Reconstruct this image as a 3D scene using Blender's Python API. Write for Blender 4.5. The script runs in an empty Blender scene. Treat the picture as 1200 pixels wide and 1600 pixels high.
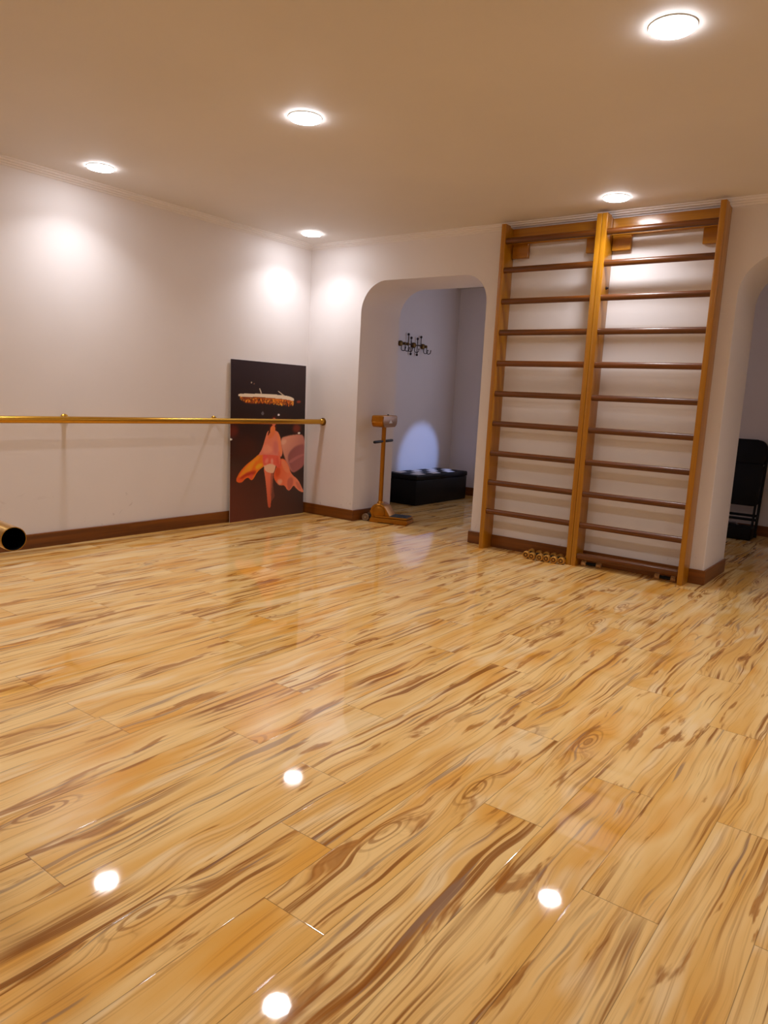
import bpy, bmesh, math, random
import numpy as np
from mathutils import Vector, Matrix, Euler
random.seed(7)
PI = math.pi
sc = bpy.context.scene
COL = sc.collection

# ------------------------------------------------------------------ helpers
def srgb(r, g, b, a=1.0):
    def f(c):
        c /= 255.0
        return c / 12.92 if c <= 0.04045 else ((c + 0.055) / 1.055) ** 2.4
    return (f(r), f(g), f(b), a)

class NT:
    """small node-tree writer"""
    def __init__(s, name):
        s.mat = bpy.data.materials.new(name); s.mat.use_nodes = True
        s.t = s.mat.node_tree; s.t.nodes.clear()
        s.out = s.n('ShaderNodeOutputMaterial')
        s.b = s.n('ShaderNodeBsdfPrincipled')
        s.l(s.b.outputs['BSDF'], s.out.inputs['Surface'])
    def n(s, typ, **kw):
        nd = s.t.nodes.new(typ)
        for k, v in kw.items(): setattr(nd, k, v)
        return nd
    def l(s, a, b): s.t.links.new(a, b)
    def put(s, sock, v):
        if hasattr(v, 'is_linked') or isinstance(v, bpy.types.NodeSocket): s.l(v, sock)
        else: sock.default_value = v
    def math(s, op, a, b=None, c=None, clamp=False):
        m = s.n('ShaderNodeMath', operation=op, use_clamp=clamp)
        s.put(m.inputs[0], a)
        if b is not None: s.put(m.inputs[1], b)
        if c is not None: s.put(m.inputs[2], c)
        return m.outputs[0]
    def comb(s, x, y, z=0.0):
        m = s.n('ShaderNodeCombineXYZ')
        s.put(m.inputs[0], x); s.put(m.inputs[1], y); s.put(m.inputs[2], z)
        return m.outputs[0]
    def noise(s, vec, scale=1.0, detail=2.0, rough=0.5, dist=0.0):
        m = s.n('ShaderNodeTexNoise')
        s.l(vec, m.inputs['Vector'])
        m.inputs['Scale'].default_value = scale; m.inputs['Detail'].default_value = detail
        m.inputs['Roughness'].default_value = rough; m.inputs['Distortion'].default_value = dist
        return m.outputs['Fac']
    def ss(s, v, a, b, lo=0.0, hi=1.0):
        m = s.n('ShaderNodeMapRange', interpolation_type='SMOOTHSTEP')
        s.put(m.inputs['Value'], v)
        m.inputs['From Min'].default_value = a; m.inputs['From Max'].default_value = b
        m.inputs['To Min'].default_value = lo; m.inputs['To Max'].default_value = hi
        return m.outputs['Result']
    def mix(s, fac, a, b, blend='MIX'):
        m = s.n('ShaderNodeMix', data_type='RGBA', blend_type=blend)
        s.put(m.inputs[0], fac); s.put(m.inputs[6], a); s.put(m.inputs[7], b)
        return m.outputs[2]
    def bump(s, h, strength=0.2, dist=0.002):
        m = s.n('ShaderNodeBump')
        m.inputs['Strength'].default_value = strength; m.inputs['Distance'].default_value = dist
        s.l(h, m.inputs['Height']); s.l(m.outputs['Normal'], s.b.inputs['Normal'])
    def objco(s):
        return s.n('ShaderNodeTexCoord').outputs['Object']

def simple(name, col, rough=0.5, metal=0.0, spec=0.5, coat=0.0, noise=0.0, nscale=30.0):
    t = NT(name)
    if noise:
        f = t.noise(t.objco(), nscale, 3.0)
        c2 = tuple(c * (1 - noise) for c in col[:3]) + (1,)
        t.l(t.mix(f, col, c2), t.b.inputs['Base Color'])
    else:
        t.b.inputs['Base Color'].default_value = col
    t.b.inputs['Roughness'].default_value = rough; t.b.inputs['Metallic'].default_value = metal
    t.b.inputs['Specular IOR Level'].default_value = spec
    t.b.inputs['Coat Weight'].default_value = coat; t.b.inputs['Coat Roughness'].default_value = 0.12
    return t.mat

def wood(name, light, dark, axis='Z', scale=1.0, rough=0.35, coat=0.0, metal=0.0):
    """varnished timber with the grain along one axis (object space)"""
    t = NT(name)
    sp = t.n('ShaderNodeSeparateXYZ'); t.l(t.objco(), sp.inputs[0])
    k = {'X': (2.0, 60, 60), 'Y': (60, 2.0, 60), 'Z': (60, 60, 2.0)}[axis]
    v = t.comb(*[t.math('MULTIPLY', sp.outputs[i], k[i] * scale) for i in range(3)])
    f = t.noise(v, 1.0, 4.0, 0.6, 0.4)
    f2 = t.noise(v, 0.23, 2.0)
    fac = t.math('ADD', t.ss(f, 0.35, 0.7, 0, 0.6), t.ss(f2, 0.35, 0.7, 0, 0.4), clamp=True)
    t.l(t.mix(fac, light, dark), t.b.inputs['Base Color'])
    t.b.inputs['Roughness'].default_value = rough
    t.b.inputs['Metallic'].default_value = metal
    t.b.inputs['Coat Weight'].default_value = coat; t.b.inputs['Coat Roughness'].default_value = 0.1
    t.bump(f, 0.08, 0.001)
    return t.mat

# ---- bmesh shape writers
def bm_new(): return bmesh.new()
def add_box(bm, lo, hi, bev=0.0, seg=2):
    lo, hi = Vector(lo), Vector(hi)
    r = bmesh.ops.create_cube(bm, size=1.0)
    vs = r['verts']; c = (lo + hi) / 2; d = hi - lo
    for v in vs: v.co = Vector((v.co.x * d.x, v.co.y * d.y, v.co.z * d.z)) + c
    if bev > 0:
        es = list({e for v in vs for e in v.link_edges})
        bmesh.ops.bevel(bm, geom=es, offset=bev, segments=seg, profile=0.5, affect='EDGES', clamp_overlap=True)
def frame_for(d):
    d = Vector(d).normalized()
    a = Vector((0, 0, 1)) if abs(d.z) < 0.9 else Vector((1, 0, 0))
    u = d.cross(a).normalized(); w = d.cross(u).normalized()
    return u, w
def add_tube(bm, pts, rad, n=16, cap=True, oval=None):
    """tube through a list of points; rad a number or one per point; oval=(ru,rw) scale"""
    pts = [Vector(p) for p in pts]
    rads = rad if isinstance(rad, (list, tuple)) else [rad] * len(pts)
    rings = []
    u0 = None
    for i, p in enumerate(pts):
        d = (pts[min(i + 1, len(pts) - 1)] - pts[max(i - 1, 0)])
        u, w = frame_for(d)
        if u0 is not None:
            dn = d.normalized(); u = (u0 - dn * u0.dot(dn)).normalized(); w = dn.cross(u)
        u0 = u
        ou, ow = oval if oval else (1, 1)
        rings.append([bm.verts.new(p + (u * math.cos(a) * ou + w * math.sin(a) * ow) * rads[i])
                      for a in [2 * PI * k / n for k in range(n)]])
    for a, b in zip(rings, rings[1:]):
        for k in range(n): bm.faces.new((a[k], a[(k + 1) % n], b[(k + 1) % n], b[k]))
    if cap:
        bm.faces.new(rings[0][::-1]); bm.faces.new(rings[-1])
def add_lathe(bm, prof, org, axis, n=24):
    """prof: list of (radius, height along axis)"""
    ax = Vector(axis).normalized(); u, w = frame_for(ax); org = Vector(org)
    rings = []
    for r, h in prof:
        if r < 1e-6: rings.append([bm.verts.new(org + ax * h)])
        else: rings.append([bm.verts.new(org + ax * h + (u * math.cos(2 * PI * k / n) + w * math.sin(2 * PI * k / n)) * r) for k in range(n)])
    for a, b in zip(rings, rings[1:]):
        for k in range(n):
            k2 = (k + 1) % n
            if len(a) == 1 and len(b) == 1: continue
            if len(a) == 1: bm.faces.new((a[0], b[k2], b[k]))
            elif len(b) == 1: bm.faces.new((a[k], a[k2], b[0]))
            else: bm.faces.new((a[k], a[k2], b[k2], b[k]))
def add_prism(bm, poly, ax0, h0, h1, bev=0.0):
    """poly of 2-D points extruded along axis ax0 (0,1,2) between h0 and h1"""
    def P(p, h):
        if ax0 == 0: return (h, p[0], p[1])
        if ax0 == 1: return (p[0], h, p[1])
        return (p[0], p[1], h)
    a = [bm.verts.new(P(p, h0)) for p in poly]; b = [bm.verts.new(P(p, h1)) for p in poly]
    n = len(poly); fs = [bm.faces.new(a), bm.faces.new(b[::-1])]
    for k in range(n): fs.append(bm.faces.new((a[k], b[k], b[(k + 1) % n], a[(k + 1) % n])))
    if bev:
        es = [e for f in fs[:2] for e in f.edges]
        bmesh.ops.bevel(bm, geom=es, offset=bev, segments=2, profile=0.5, affect='EDGES', clamp_overlap=True)
def add_sphere(bm, c, r, n=12, sq=(1, 1, 1)):
    rr = bmesh.ops.create_uvsphere(bm, u_segments=n, v_segments=max(6, n // 2), radius=r)
    for v in rr['verts']: v.co = Vector((v.co.x * sq[0], v.co.y * sq[1], v.co.z * sq[2])) + Vector(c)

def obj(name, bm, mats, parent=None, local=False, smooth=35, loc=None):
    """links a bmesh as ONE object; world-space bm is shifted to the parent's origin unless local"""
    bmesh.ops.recalc_face_normals(bm, faces=bm.faces[:])
    me = bpy.data.meshes.new(name)
    off = Vector((0, 0, 0))
    if parent is not None and not local:
        rt = parent
        while '_o' not in rt: rt = rt.parent
        off = -Vector(rt['_o'])
    if loc is not None: off = -Vector(loc)
    for v in bm.verts: v.co += off
    bm.to_mesh(me); bm.free()
    for m in (mats if isinstance(mats, (list, tuple)) else [mats]): me.materials.append(m)
    if smooth:
        for p in me.polygons: p.use_smooth = True
        me.set_sharp_from_angle(angle=math.radians(smooth))
    o = bpy.data.objects.new(name, me); COL.objects.link(o)
    if parent is not None:
        o.parent = parent
    if loc is not None: o.location = loc
    return o
def part(name, bm, mats, parent, origin, **kw):
    """a sub-part: bm in world space, the thing's origin given"""
    bm2 = bm
    for v in bm2.verts: v.co -= Vector(origin)
    return obj(name, bm2, mats, parent, local=True, **kw)
def thing(name, label, cat, loc=(0, 0, 0), rz=0.0, group=None):
    o = bpy.data.objects.new(name, None); COL.objects.link(o)
    o.empty_display_size = 0.05
    o.location = loc; o.rotation_euler = (0, 0, rz)
    o['label'] = label; o['category'] = cat
    if group: o['group'] = group
    o['_o'] = tuple(loc)
    THINGS.append(o)
    return o
THINGS = []
def tag(o, label, cat, group=None):
    o['label'] = label; o['category'] = cat
    if group: o['group'] = group
    return o
def struct(name, bm, mats, **kw):
    o = obj(name, bm, mats, **kw); o['kind'] = 'structure'; return o
def dup(root, loc, label, rz=None):
    r = root.copy(); COL.objects.link(r); r.location = loc; r['label'] = label
    if rz is not None: r.rotation_euler = (0, 0, rz)
    THINGS.append(r)
    for ch in list(root.children):
        c = ch.copy(); COL.objects.link(c); c.parent = r
        for g in list(ch.children):
            d = g.copy(); COL.objects.link(d); d.parent = c
    return r

# ------------------------------------------------------------------ room measures (metres)
H = 2.50                      # ceiling
AX0, AX1 = 0.6228, 1.8922     # left archway
BX0, BX1 = 3.7228, 4.9920     # right archway
WT = 0.58                     # thickness of the wall with the archways
YB = 2.66                     # rear wall of the room behind
XR, YF = 6.3, -7.0            # right wall, wall behind the viewer

# ------------------------------------------------------------------ materials
def wall_mat(name, col, scuff=False):
    t = NT(name)
    co = t.objco()
    f = t.noise(co, 1.3, 3.0)
    c = t.mix(t.ss(f, 0.3, 0.7), col, tuple(x * 0.965 for x in col[:3]) + (1,))
    if scuff:
        sp = t.n('ShaderNodeSeparateXYZ'); t.l(co, sp.inputs[0])
        low = t.ss(sp.outputs[2], 0.62, 0.12)
        mk = t.ss(t.noise(co, 7.0, 5.0, 0.65, 1.2), 0.63, 0.72)
        mk = t.math('MULTIPLY', t.math('MULTIPLY', mk, low), 0.28)
        c = t.mix(mk, c, srgb(120, 100, 90))
    t.l(c, t.b.inputs['Base Color'])
    t.b.inputs['Roughness'].default_value = 0.62
    t.b.inputs['Specular IOR Level'].default_value = 0.25
    t.bump(t.noise(co, 160.0, 2.0), 0.03, 0.001)
    return t.mat
M = {}
M['wall'] = wall_mat('painted_wall', (0.80, 0.765, 0.76, 1), True)
M['ceil'] = wall_mat('painted_ceiling', (0.73, 0.70, 0.675, 1))
M['crown'] = simple('cornice_paint', (0.80, 0.77, 0.76, 1), 0.5, spec=0.3)
M['base'] = wood('skirting_wood', srgb(134, 76, 16), srgb(92, 48, 6), 'Y', 0.7, 0.38)
M['base_x'] = wood('skirting_wood_along', srgb(134, 76, 16), srgb(92, 48, 6), 'X', 0.7, 0.38)
M['post'] = wood('golden_varnished_wood', srgb(182, 124, 14), srgb(156, 98, 5), 'Z', 0.8, 0.3, 0.25)
M['board'] = wood('golden_varnished_board', srgb(184, 124, 18), srgb(150, 88, 5), 'X', 0.7, 0.28, 0.3)
M['rung'] = wood('brown_varnished_rung', srgb(114, 60, 7), srgb(62, 30, 2), 'X', 0.8, 0.34, 0.12)
M['gold'] = simple('brushed_gold', srgb(206, 158, 62), 0.26, 1.0)
M['gold_dark'] = simple('dull_brass', srgb(120, 84, 30), 0.4, 1.0)
M['steel'] = simple('cut_steel_edge', srgb(190, 170, 140), 0.4, 1.0)
M['black'] = simple('black_plastic', srgb(11, 11, 12), 0.5, spec=0.3)
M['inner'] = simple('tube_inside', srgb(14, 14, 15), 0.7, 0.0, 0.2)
M['leather'] = simple('black_leatherette', srgb(9, 9, 10), 0.5, spec=0.25, noise=0.3, nscale=200)
M['white_leather'] = simple('white_leatherette', srgb(225, 222, 222), 0.4)
M['gold_paint'] = simple('gold_paint', srgb(172, 112, 22), 0.32, 0.65)
M['gold_paint_face'] = simple('gold_plastic_face', srgb(152, 110, 60), 0.4, 0.3)
M['rubber'] = simple('grey_rubber', srgb(128, 104, 80), 0.7)
M['mat'] = simple('black_rubber_mat', srgb(28, 30, 33), 0.55)
M['decal'] = simple('pale_sticker', srgb(225, 220, 210), 0.5)
M['iron'] = simple('dark_iron', srgb(46, 34, 32), 0.5, 0.6)
M['brass'] = simple('aged_brass', srgb(104, 78, 34), 0.42, 0.8)
M['bell_gold'] = simple('gold_dumbbell_head', srgb(198, 148, 66), 0.35, 0.6)
M['bell_ring'] = simple('dark_groove', srgb(96, 60, 20), 0.5, 0.3)
M['bell_pale'] = simple('pale_bronze_ridge', srgb(206, 166, 116), 0.4, 0.4)
M['plastic_white'] = simple('white_lamp_ring', (0.8, 0.8, 0.79, 1), 0.4)

def emis(name, col, st):
    t = NT(name); t.t.nodes.remove(t.b)
    e = t.n('ShaderNodeEmission'); e.inputs['Color'].default_value = col; e.inputs['Strength'].default_value = st
    t.l(e.outputs[0], t.out.inputs['Surface']); return t.mat
M['lamp'] = emis('lit_diffuser', (0.965, 0.955, 1.0, 1), 23.0)
M['pane_glow'] = emis('added_pane_glow', (0.70, 0.72, 0.98, 1), 1.15)  # cool glow for the pane added to light the back room

# ---- laminate floor
def floor_material():
    t = NT('laminate_planks')
    uvn = t.n('ShaderNodeUVMap', uv_map='plank')
    sp = t.n('ShaderNodeSeparateXYZ'); t.l(uvn.outputs[0], sp.inputs[0])
    u, v = sp.outputs[0], sp.outputs[1]
    at = t.n('ShaderNodeAttribute', attribute_name='rnd')
    rs = t.n('ShaderNodeSeparateXYZ'); t.l(at.outputs['Vector'], rs.inputs[0])
    r1, r2, r3 = rs.outputs[0], rs.outputs[1], rs.outputs[2]
    U = t.math('MULTIPLY_ADD', r1, 19.0, u)
    V = t.math('MULTIPLY_ADD', r2, 53.0, v)
    Z = t.math('MULTIPLY', r3, 9.0)
    def vec(ku, kv, uu=None, vv=None, dz=0.0):
        return t.comb(t.math('MULTIPLY', uu or U, ku), t.math('MULTIPLY', vv or V, kv), t.math('ADD', Z, dz))
    # knots: cells of a voronoi, a ring field near each centre, grain bent round it
    vo = t.n('ShaderNodeTexVoronoi', feature='F1')
    vo.inputs['Scale'].default_value = 1.0; vo.inputs['Randomness'].default_value = 1.0
    t.l(vec(5.2, 1.5), vo.inputs['Vector'])
    kd = vo.outputs['Distance']
    kmask = t.ss(kd, 0.30, 0.08)
    # meander of the grain
    w1 = t.noise(vec(3.2, 1.25, dz=2.0), 1.0, 2.0, 0.5)
    w2 = t.noise(vec(11.0, 6.0, dz=5.0), 1.0, 1.0, 0.5)
    amp = t.ss(t.noise(vec(1.5, 0.8, dz=7.7), 1.0, 0.0), 0.40, 0.66, 0.25, 1.0)
    d = t.math('ADD', t.math('MULTIPLY', t.math('SUBTRACT', w1, 0.5), 0.11),
               t.math('MULTIPLY', t.math('MULTIPLY', t.math('SUBTRACT', w2, 0.5), 0.022), amp))
    Uw = t.math('ADD', U, d)
    Uw = t.math('ADD', Uw, t.math('MULTIPLY', kmask, 0.03))
    # layers
    fine = t.noise(vec(120.0, 1.5, Uw, dz=1.0), 1.0, 3.0, 0.55)
    zeb = t.noise(vec(62.0, 0.9, Uw, dz=3.0), 1.0, 2.0, 0.5)
    zmask = t.ss(t.noise(vec(5.0, 1.4, dz=4.0), 1.0, 1.0), 0.44, 0.60)
    band = t.noise(vec(11.0, 1.3, Uw, dz=6.0), 1.0, 3.0, 0.5)
    honey = t.noise(vec(7.0, 1.6, Uw, dz=8.0), 1.0, 2.0, 0.5)
    patch = t.noise(vec(19.0, 2.3, Uw, dz=11.0), 1.0, 4.0, 0.55, 0.5)
    grey = t.noise(vec(40.0, 1.8, Uw, dz=14.0), 1.0, 2.0, 0.5)
    cream = t.noise(vec(12.0, 2.0, Uw, dz=17.0), 1.0, 2.0, 0.5, 0.3)
    c = t.mix(t.ss(band, 0.32, 0.66), srgb(234, 182, 98), srgb(248, 212, 144))
    c = t.mix(t.ss(honey, 0.52, 0.72, 0, 0.75), c, srgb(230, 162, 56))
    c = t.mix(t.ss(cream, 0.56, 0.70, 0, 0.75), c, srgb(248, 222, 170))
    c = t.mix(t.ss(fine, 0.50, 0.70, 0, 0.42), c, srgb(162, 98, 36))
    zl = t.math('MULTIPLY', t.ss(zeb, 0.545, 0.645, 0, 0.85), zmask)
    c = t.mix(zl, c, srgb(140, 80, 26))
    pm = t.ss(patch, 0.585, 0.655, 0, 0.75)
    pc = t.mix(t.ss(fine, 0.35, 0.65), srgb(180, 116, 46), srgb(142, 82, 28))
    c = t.mix(pm, c, pc)
    c = t.mix(t.ss(patch, 0.70, 0.75, 0, 0.5), c, srgb(104, 62, 34))
    c = t.mix(t.ss(grey, 0.63, 0.70, 0, 0.6), c, srgb(142, 118, 102))
    ring = t.math('SINE', t.math('ADD', t.math('MULTIPLY', kd, 95.0), t.math('MULTIPLY', w2, 9.0)))
    rk = t.math('MULTIPLY', t.ss(ring, -0.1, 0.9, 0, 0.62), t.ss(kd, 0.24, 0.10))
    sel = t.ss(t.noise(vec(0.9, 0.6, dz=21.0), 1.0, 0.0), 0.46, 0.54)
    c = t.mix(t.math('MULTIPLY', rk, sel), c, srgb(148, 88, 34))
    c = t.mix(t.math('MULTIPLY', t.ss(kd, 0.055, 0.02, 0, 0.6), sel), c, srgb(158, 100, 46))
    # seams from the plank's own coordinates (third UV layer holds the plank size)
    uv2 = t.n('ShaderNodeUVMap', uv_map='edge')
    s2 = t.n('ShaderNodeSeparateXYZ'); t.l(uv2.outputs[0], s2.inputs[0])
    wu = t.math('MINIMUM', u, s2.outputs[0]); wv = t.math('MINIMUM', v, s2.outputs[1])
    e = t.math('MINIMUM', wu, wv)
    seam = t.ss(e, 0.0016, 0.0005)
    c = t.mix(t.math('MULTIPLY', seam, 0.55), c, srgb(92, 54, 22))
    t.l(c, t.b.inputs['Base Color'])
    t.b.inputs['IOR'].default_value = 1.5
    t.b.inputs['Specular IOR Level'].default_value = 0.42
    t.put(t.b.inputs['Roughness'], t.ss(t.noise(vec(30.0, 6.0, dz=30.0), 1.0, 2.0), 0.3, 0.7, 0.03, 0.055))
    hb = t.math('ADD', t.ss(e, 0.0, 0.003, 0, 1.0), t.math('MULTIPLY', t.noise(vec(90.0, 50.0, dz=33.0), 1.0, 3.0), 0.07))
    t.bump(hb, 0.22, 0.0008)
    return t.mat
M['floor'] = floor_material()

# ------------------------------------------------------------------ floor: one mesh of planks
def build_floor():
    PW, PL, X0 = 0.184, 1.22, 4.514
    known = {-1: -4.0 , 0: -3.051, -2: -3.05, -3: -3.42, -4: -4.118, -5: -3.88, -6: -3.607, -7: -4.392,
             -8: -3.61, -9: -3.21, -10: -3.853, -13: -3.87}
    known[-1] = -3.597
    verts, faces, uvs, edg, rnd = [], [], [], [], []
    k0 = math.floor((-0.2 - X0) / PW); k1 = math.ceil((XR + 0.05 - X0) / PW)
    rg = random.Random(11)
    for k in range(k0, k1):
        xa = max(X0 + k * PW, -0.12); xb = min(X0 + (k + 1) * PW, XR + 0.05)
        off = known.get(k, rg.uniform(0, PL))
        y = off - PL * math.ceil((off - (YF - 0.05)) / PL)
        while y < YB + 0.1:
            ya, yb = max(y, YF - 0.05), min(y + PL, YB + 0.1)
            if yb - ya > 1e-4:
                i = len(verts)
                verts += [(xa, ya, 0), (xb, ya, 0), (xb, yb, 0), (xa, yb, 0)]
                faces.append((i, i + 1, i + 2, i + 3))
                u0, u1 = xa - (X0 + k * PW), xb - (X0 + k * PW); v0, v1 = ya - y, yb - y
                uvs += [(u0, v0), (u1, v0), (u1, v1), (u0, v1)]
                edg += [(PW - u0, PL - v0), (PW - u1, PL - v0), (PW - u1, PL - v1), (PW - u0, PL - v1)]
                r = (rg.random(), rg.random(), rg.random()); rnd += [r] * 4
            y += PL
    me = bpy.data.meshes.new('floor'); me.from_pydata(verts, [], faces)
    a = me.uv_layers.new(name='plank'); b = me.uv_layers.new(name='edge')
    for i, q in enumerate(uvs): a.data[i].uv = q
    for i, q in enumerate(edg): b.data[i].uv = q
    at = me.attributes.new('rnd', 'FLOAT_VECTOR', 'CORNER')
    for i, q in enumerate(rnd): at.data[i].vector = q
    me.materials.append(M['floor'])
    o = bpy.data.objects.new('floor', me); COL.objects.link(o); o['kind'] = 'structure'
build_floor()

# ------------------------------------------------------------------ walls and ceiling
bm = bm_new(); add_box(bm, (-0.12, YF, 0), (0, YB + 0.1, H)); struct('wall_left', bm, M['wall'], smooth=0)
bm = bm_new(); add_box(bm, (XR, YF, 0), (XR + 0.1, YB + 0.1, H)); struct('wall_right', bm, M['wall'], smooth=0)
bm = bm_new(); add_box(bm, (-0.12, YF - 0.1, 0), (XR + 0.1, YF, H)); struct('wall_front', bm, M['wall'], smooth=0)
bm = bm_new(); add_box(bm, (0, YB, 0), (XR, YB + 0.1, H)); struct('wall_rear', bm, M['wall'], smooth=0)
bm = bm_new(); add_box(bm, (-0.12, YF - 0.1, H), (XR + 0.1, YB + 0.1, H + 0.1)); struct('ceiling', bm, M['ceil'], smooth=0)

def arch_pts(x0, x1, top, rl, rr, n=14):
    """outline of an opening from its left foot up and over to its right foot"""
    p = [(x0, 0.0)]
    for k in range(n + 1):
        a = PI - PI / 2 * k / n
        p.append((x0 + rl + rl * math.cos(a), top - rl + rl * math.sin(a)))
    for k in range(n + 1):
        a = PI / 2 - PI / 2 * k / n
        p.append((x1 - rr + rr * math.cos(a), top - rr + rr * math.sin(a)))
    p.append((x1, 0.0))
    return p
ARCH_A = arch_pts(AX0, AX1, 2.152, 0.27, 0.215)
ARCH_B = arch_pts(BX0, BX1, 2.165, 0.26, 0.24)
def build_arch_wall():
    bm = bm_new()
    poly = [(0, 0)] + ARCH_A + ARCH_B + [(XR, 0), (XR, H), (0, H)]
    a = [bm.verts.new((x, 0, z)) for x, z in poly]; b = [bm.verts.new((x, WT, z)) for x, z in poly]
    n = len(poly)
    f1 = bm.faces.new(a); f2 = bm.faces.new(b[::-1])
    sides = [bm.faces.new((a[k], b[k], b[(k + 1) % n], a[(k + 1) % n])) for k in range(n)]
    # soften the arch arrises
    na, nb = len(ARCH_A), len(ARCH_B)
    idx = [(1 + k, 2 + k) for k in range(na - 1)] + [(1 + na + k, 2 + na + k) for k in range(nb - 1)]
    es = []
    for lst, rad in ((a, 0.006), (b, 0.03)):
        es = [e for e in (bm.edges.get((lst[i], lst[j])) for i, j in idx) if e]
        bmesh.ops.bevel(bm, geom=es, offset=rad, segments=3, profile=0.5, affect='EDGES', clamp_overlap=True)
        if lst is a:
            b = [min(bm.verts, key=lambda v: (v.co - Vector((x, WT, z))).length) for x, z in poly]
            break
    bmesh.ops.triangulate(bm, faces=[f for f in bm.faces if len(f.verts) > 4])
    struct('wall_back', bm, M['wall'], smooth=40)
build_arch_wall()

# cornice, stepped profile: d = distance from the wall, h = drop below the ceiling
CP = [(0.0, 0.04), (0.008, 0.04), (0.012, 0.030), (0.026, 0.028), (0.030, 0.020), (0.048, 0.018), (0.052, 0.008), (0.068, 0.007), (0.070, 0.0), (0.0, 0.0)]
bm = bm_new(); add_prism(bm, [(d, H - h) for d, h in CP], 1, YF, 0.0); struct('trim_1', bm, M['crown'], smooth=0)
bm = bm_new(); add_prism(bm, [(-d, H - h) for d, h in CP], 0, 0.0, XR); struct('trim_2', bm, M['crown'], smooth=0)
bm = bm_new(); add_prism(bm, [(XR - d, H - h) for d, h in CP], 1, YF, 0.0); struct('trim_3', bm, M['crown'], smooth=0)
bm = bm_new(); add_prism(bm, [(YF + d, H - h) for d, h in CP], 0, 0.0, XR); struct('trim_4', bm, M['crown'], smooth=0)

# skirting
T, BH = 0.015, 0.10
def skirt(name, lo, hi, along):
    bm = bm_new(); add_box(bm, lo, hi, 0.003, 1); struct(name, bm, M['base'] if along == 'Y' else M['base_x'])
skirt('baseboard_left', (0, YF, 0), (T, 0, BH), 'Y')
skirt('baseboard_back', (T, -T, 0), (AX0 + T, 0, BH), 'X')
skirt('baseboard_arch', (AX0, 0.0, 0), (AX0 + T, WT, BH), 'Y')
skirt('baseboard_pillar', (AX1 - T, -T, 0), (BX0 + T, 0, BH), 'X')
skirt('baseboard_pillar_left', (AX1 - T, 0, 0), (AX1, WT, BH), 'Y')
skirt('baseboard_pillar_right', (BX0, 0, 0), (BX0 + T, WT, BH), 'Y')
skirt('baseboard_back_right', (BX1 - T, -T, 0), (XR - T, 0, BH), 'X')
skirt('baseboard_rear', (0, YB - T, 0), (XR, YB, BH), 'X')
skirt('baseboard_alcove', (0, WT, 0), (T, YB - T, BH), 'Y')
skirt('baseboard_right', (XR - T, YF, 0), (XR, 0, BH), 'Y')

# unseen pane and frame added in the rear wall to light the room behind
def added_window():
    x0, x1, z0, z1 = 1.0, 2.3, 0.95, 2.1
    o = thing('added_window_1', 'unseen glowing pane added to light the back room', 'added_window', (1.65, YB, z0))
    del o['label']; del o['category']; THINGS.remove(o)
    o['kind'] = 'structure'
    bm = bm_new()
    for lo, hi in (((x0 - .05, YB - .03, z0 - .05), (x0, YB, z1 + .05)), ((x1, YB - .03, z0 - .05), (x1 + .05, YB, z1 + .05)),
                   ((x0, YB - .03, z0 - .05), (x1, YB, z0)), ((x0, YB - .03, z1), (x1, YB, z1 + .05)),
                   ((1.63, YB - .03, z0), (1.67, YB, z1))):
        add_box(bm, lo, hi)
    obj('added_window_frame', bm, M['plastic_white'], o, smooth=0)
    bm = bm_new(); add_box(bm, (x0, YB - .008, z0), (x1, YB - .002, z1)); obj('added_window_pane', bm, M['pane_glow'], o, smooth=0)
added_window()

# ------------------------------------------------------------------ ceiling lights
def ceiling_light(loc, label):
    t = thing('ceiling_light', label, 'light', loc, group='round ceiling lights')
    bm = bm_new(); add_lathe(bm, [(0.070, 0), (0.0835, 0), (0.0835, -0.004), (0.082, -0.005), (0.070, -0.005), (0.070, 0)], (0, 0, 0), (0, 0, 1), 40)
    obj('frame', bm, M['plastic_white'], t, local=True)
    bm = bm_new(); add_lathe(bm, [(0.0810, -0.0045), (0.0805, -0.0085), (0.074, -0.013), (0.04, -0.016), (0.0, -0.017)], (0, 0, 0), (0, 0, 1), 24)
    obj('diffuser', bm, M['lamp'], t, local=True)
    return t
L0 = ceiling_light((3.929, -2.377, H), 'large-looking lit ceiling light at the top right, nearest of the lights in view')
LY1, LY2 = -2.39, -0.40
dup(L0, (2.162, -2.39, H), 'lit round ceiling light over the middle of the room, left of the top right one')
dup(L0, (0.411, -2.416, H), 'lit round ceiling light close to the left wall cornice above the barre')
dup(L0, (0.377, -0.414, H), 'lit round ceiling light in the far left corner above the poster')
dup(L0, (3.012, -0.381, H), 'lit round ceiling light above the tops of the wall bars')
dup(L0, (0.41, -4.40, H), 'unseen round ceiling light added by the left wall in the row nearest the viewer')  # this and the next four fittings are unseen, added for their light
dup(L0, (2.16, -4.40, H), 'unseen round ceiling light added in the middle of the row nearest the viewer')
dup(L0, (3.93, -4.40, H), 'unseen round ceiling light added above the viewer')
dup(L0, (5.65, -0.40, H), 'unseen round ceiling light added beyond the right archway, near the far right corner')
dup(L0, (5.68, -2.39, H), 'unseen round ceiling light added by the right wall, level with the top right one')

# each fitting's downward beam
for o in [q for q in THINGS if q.name.startswith('ceiling_light')]:
    d = bpy.data.lights.new('downlight_beam', 'AREA'); d.shape = 'DISK'; d.size = 0.14; d.energy = 2.0
    d.color = (0.965, 0.95, 0.99); d.spread = math.radians(120)
    l = bpy.data.objects.new('downlight_beam', d); COL.objects.link(l)
    l.location = (o.location.x, o.location.y, H - 0.019)

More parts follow.
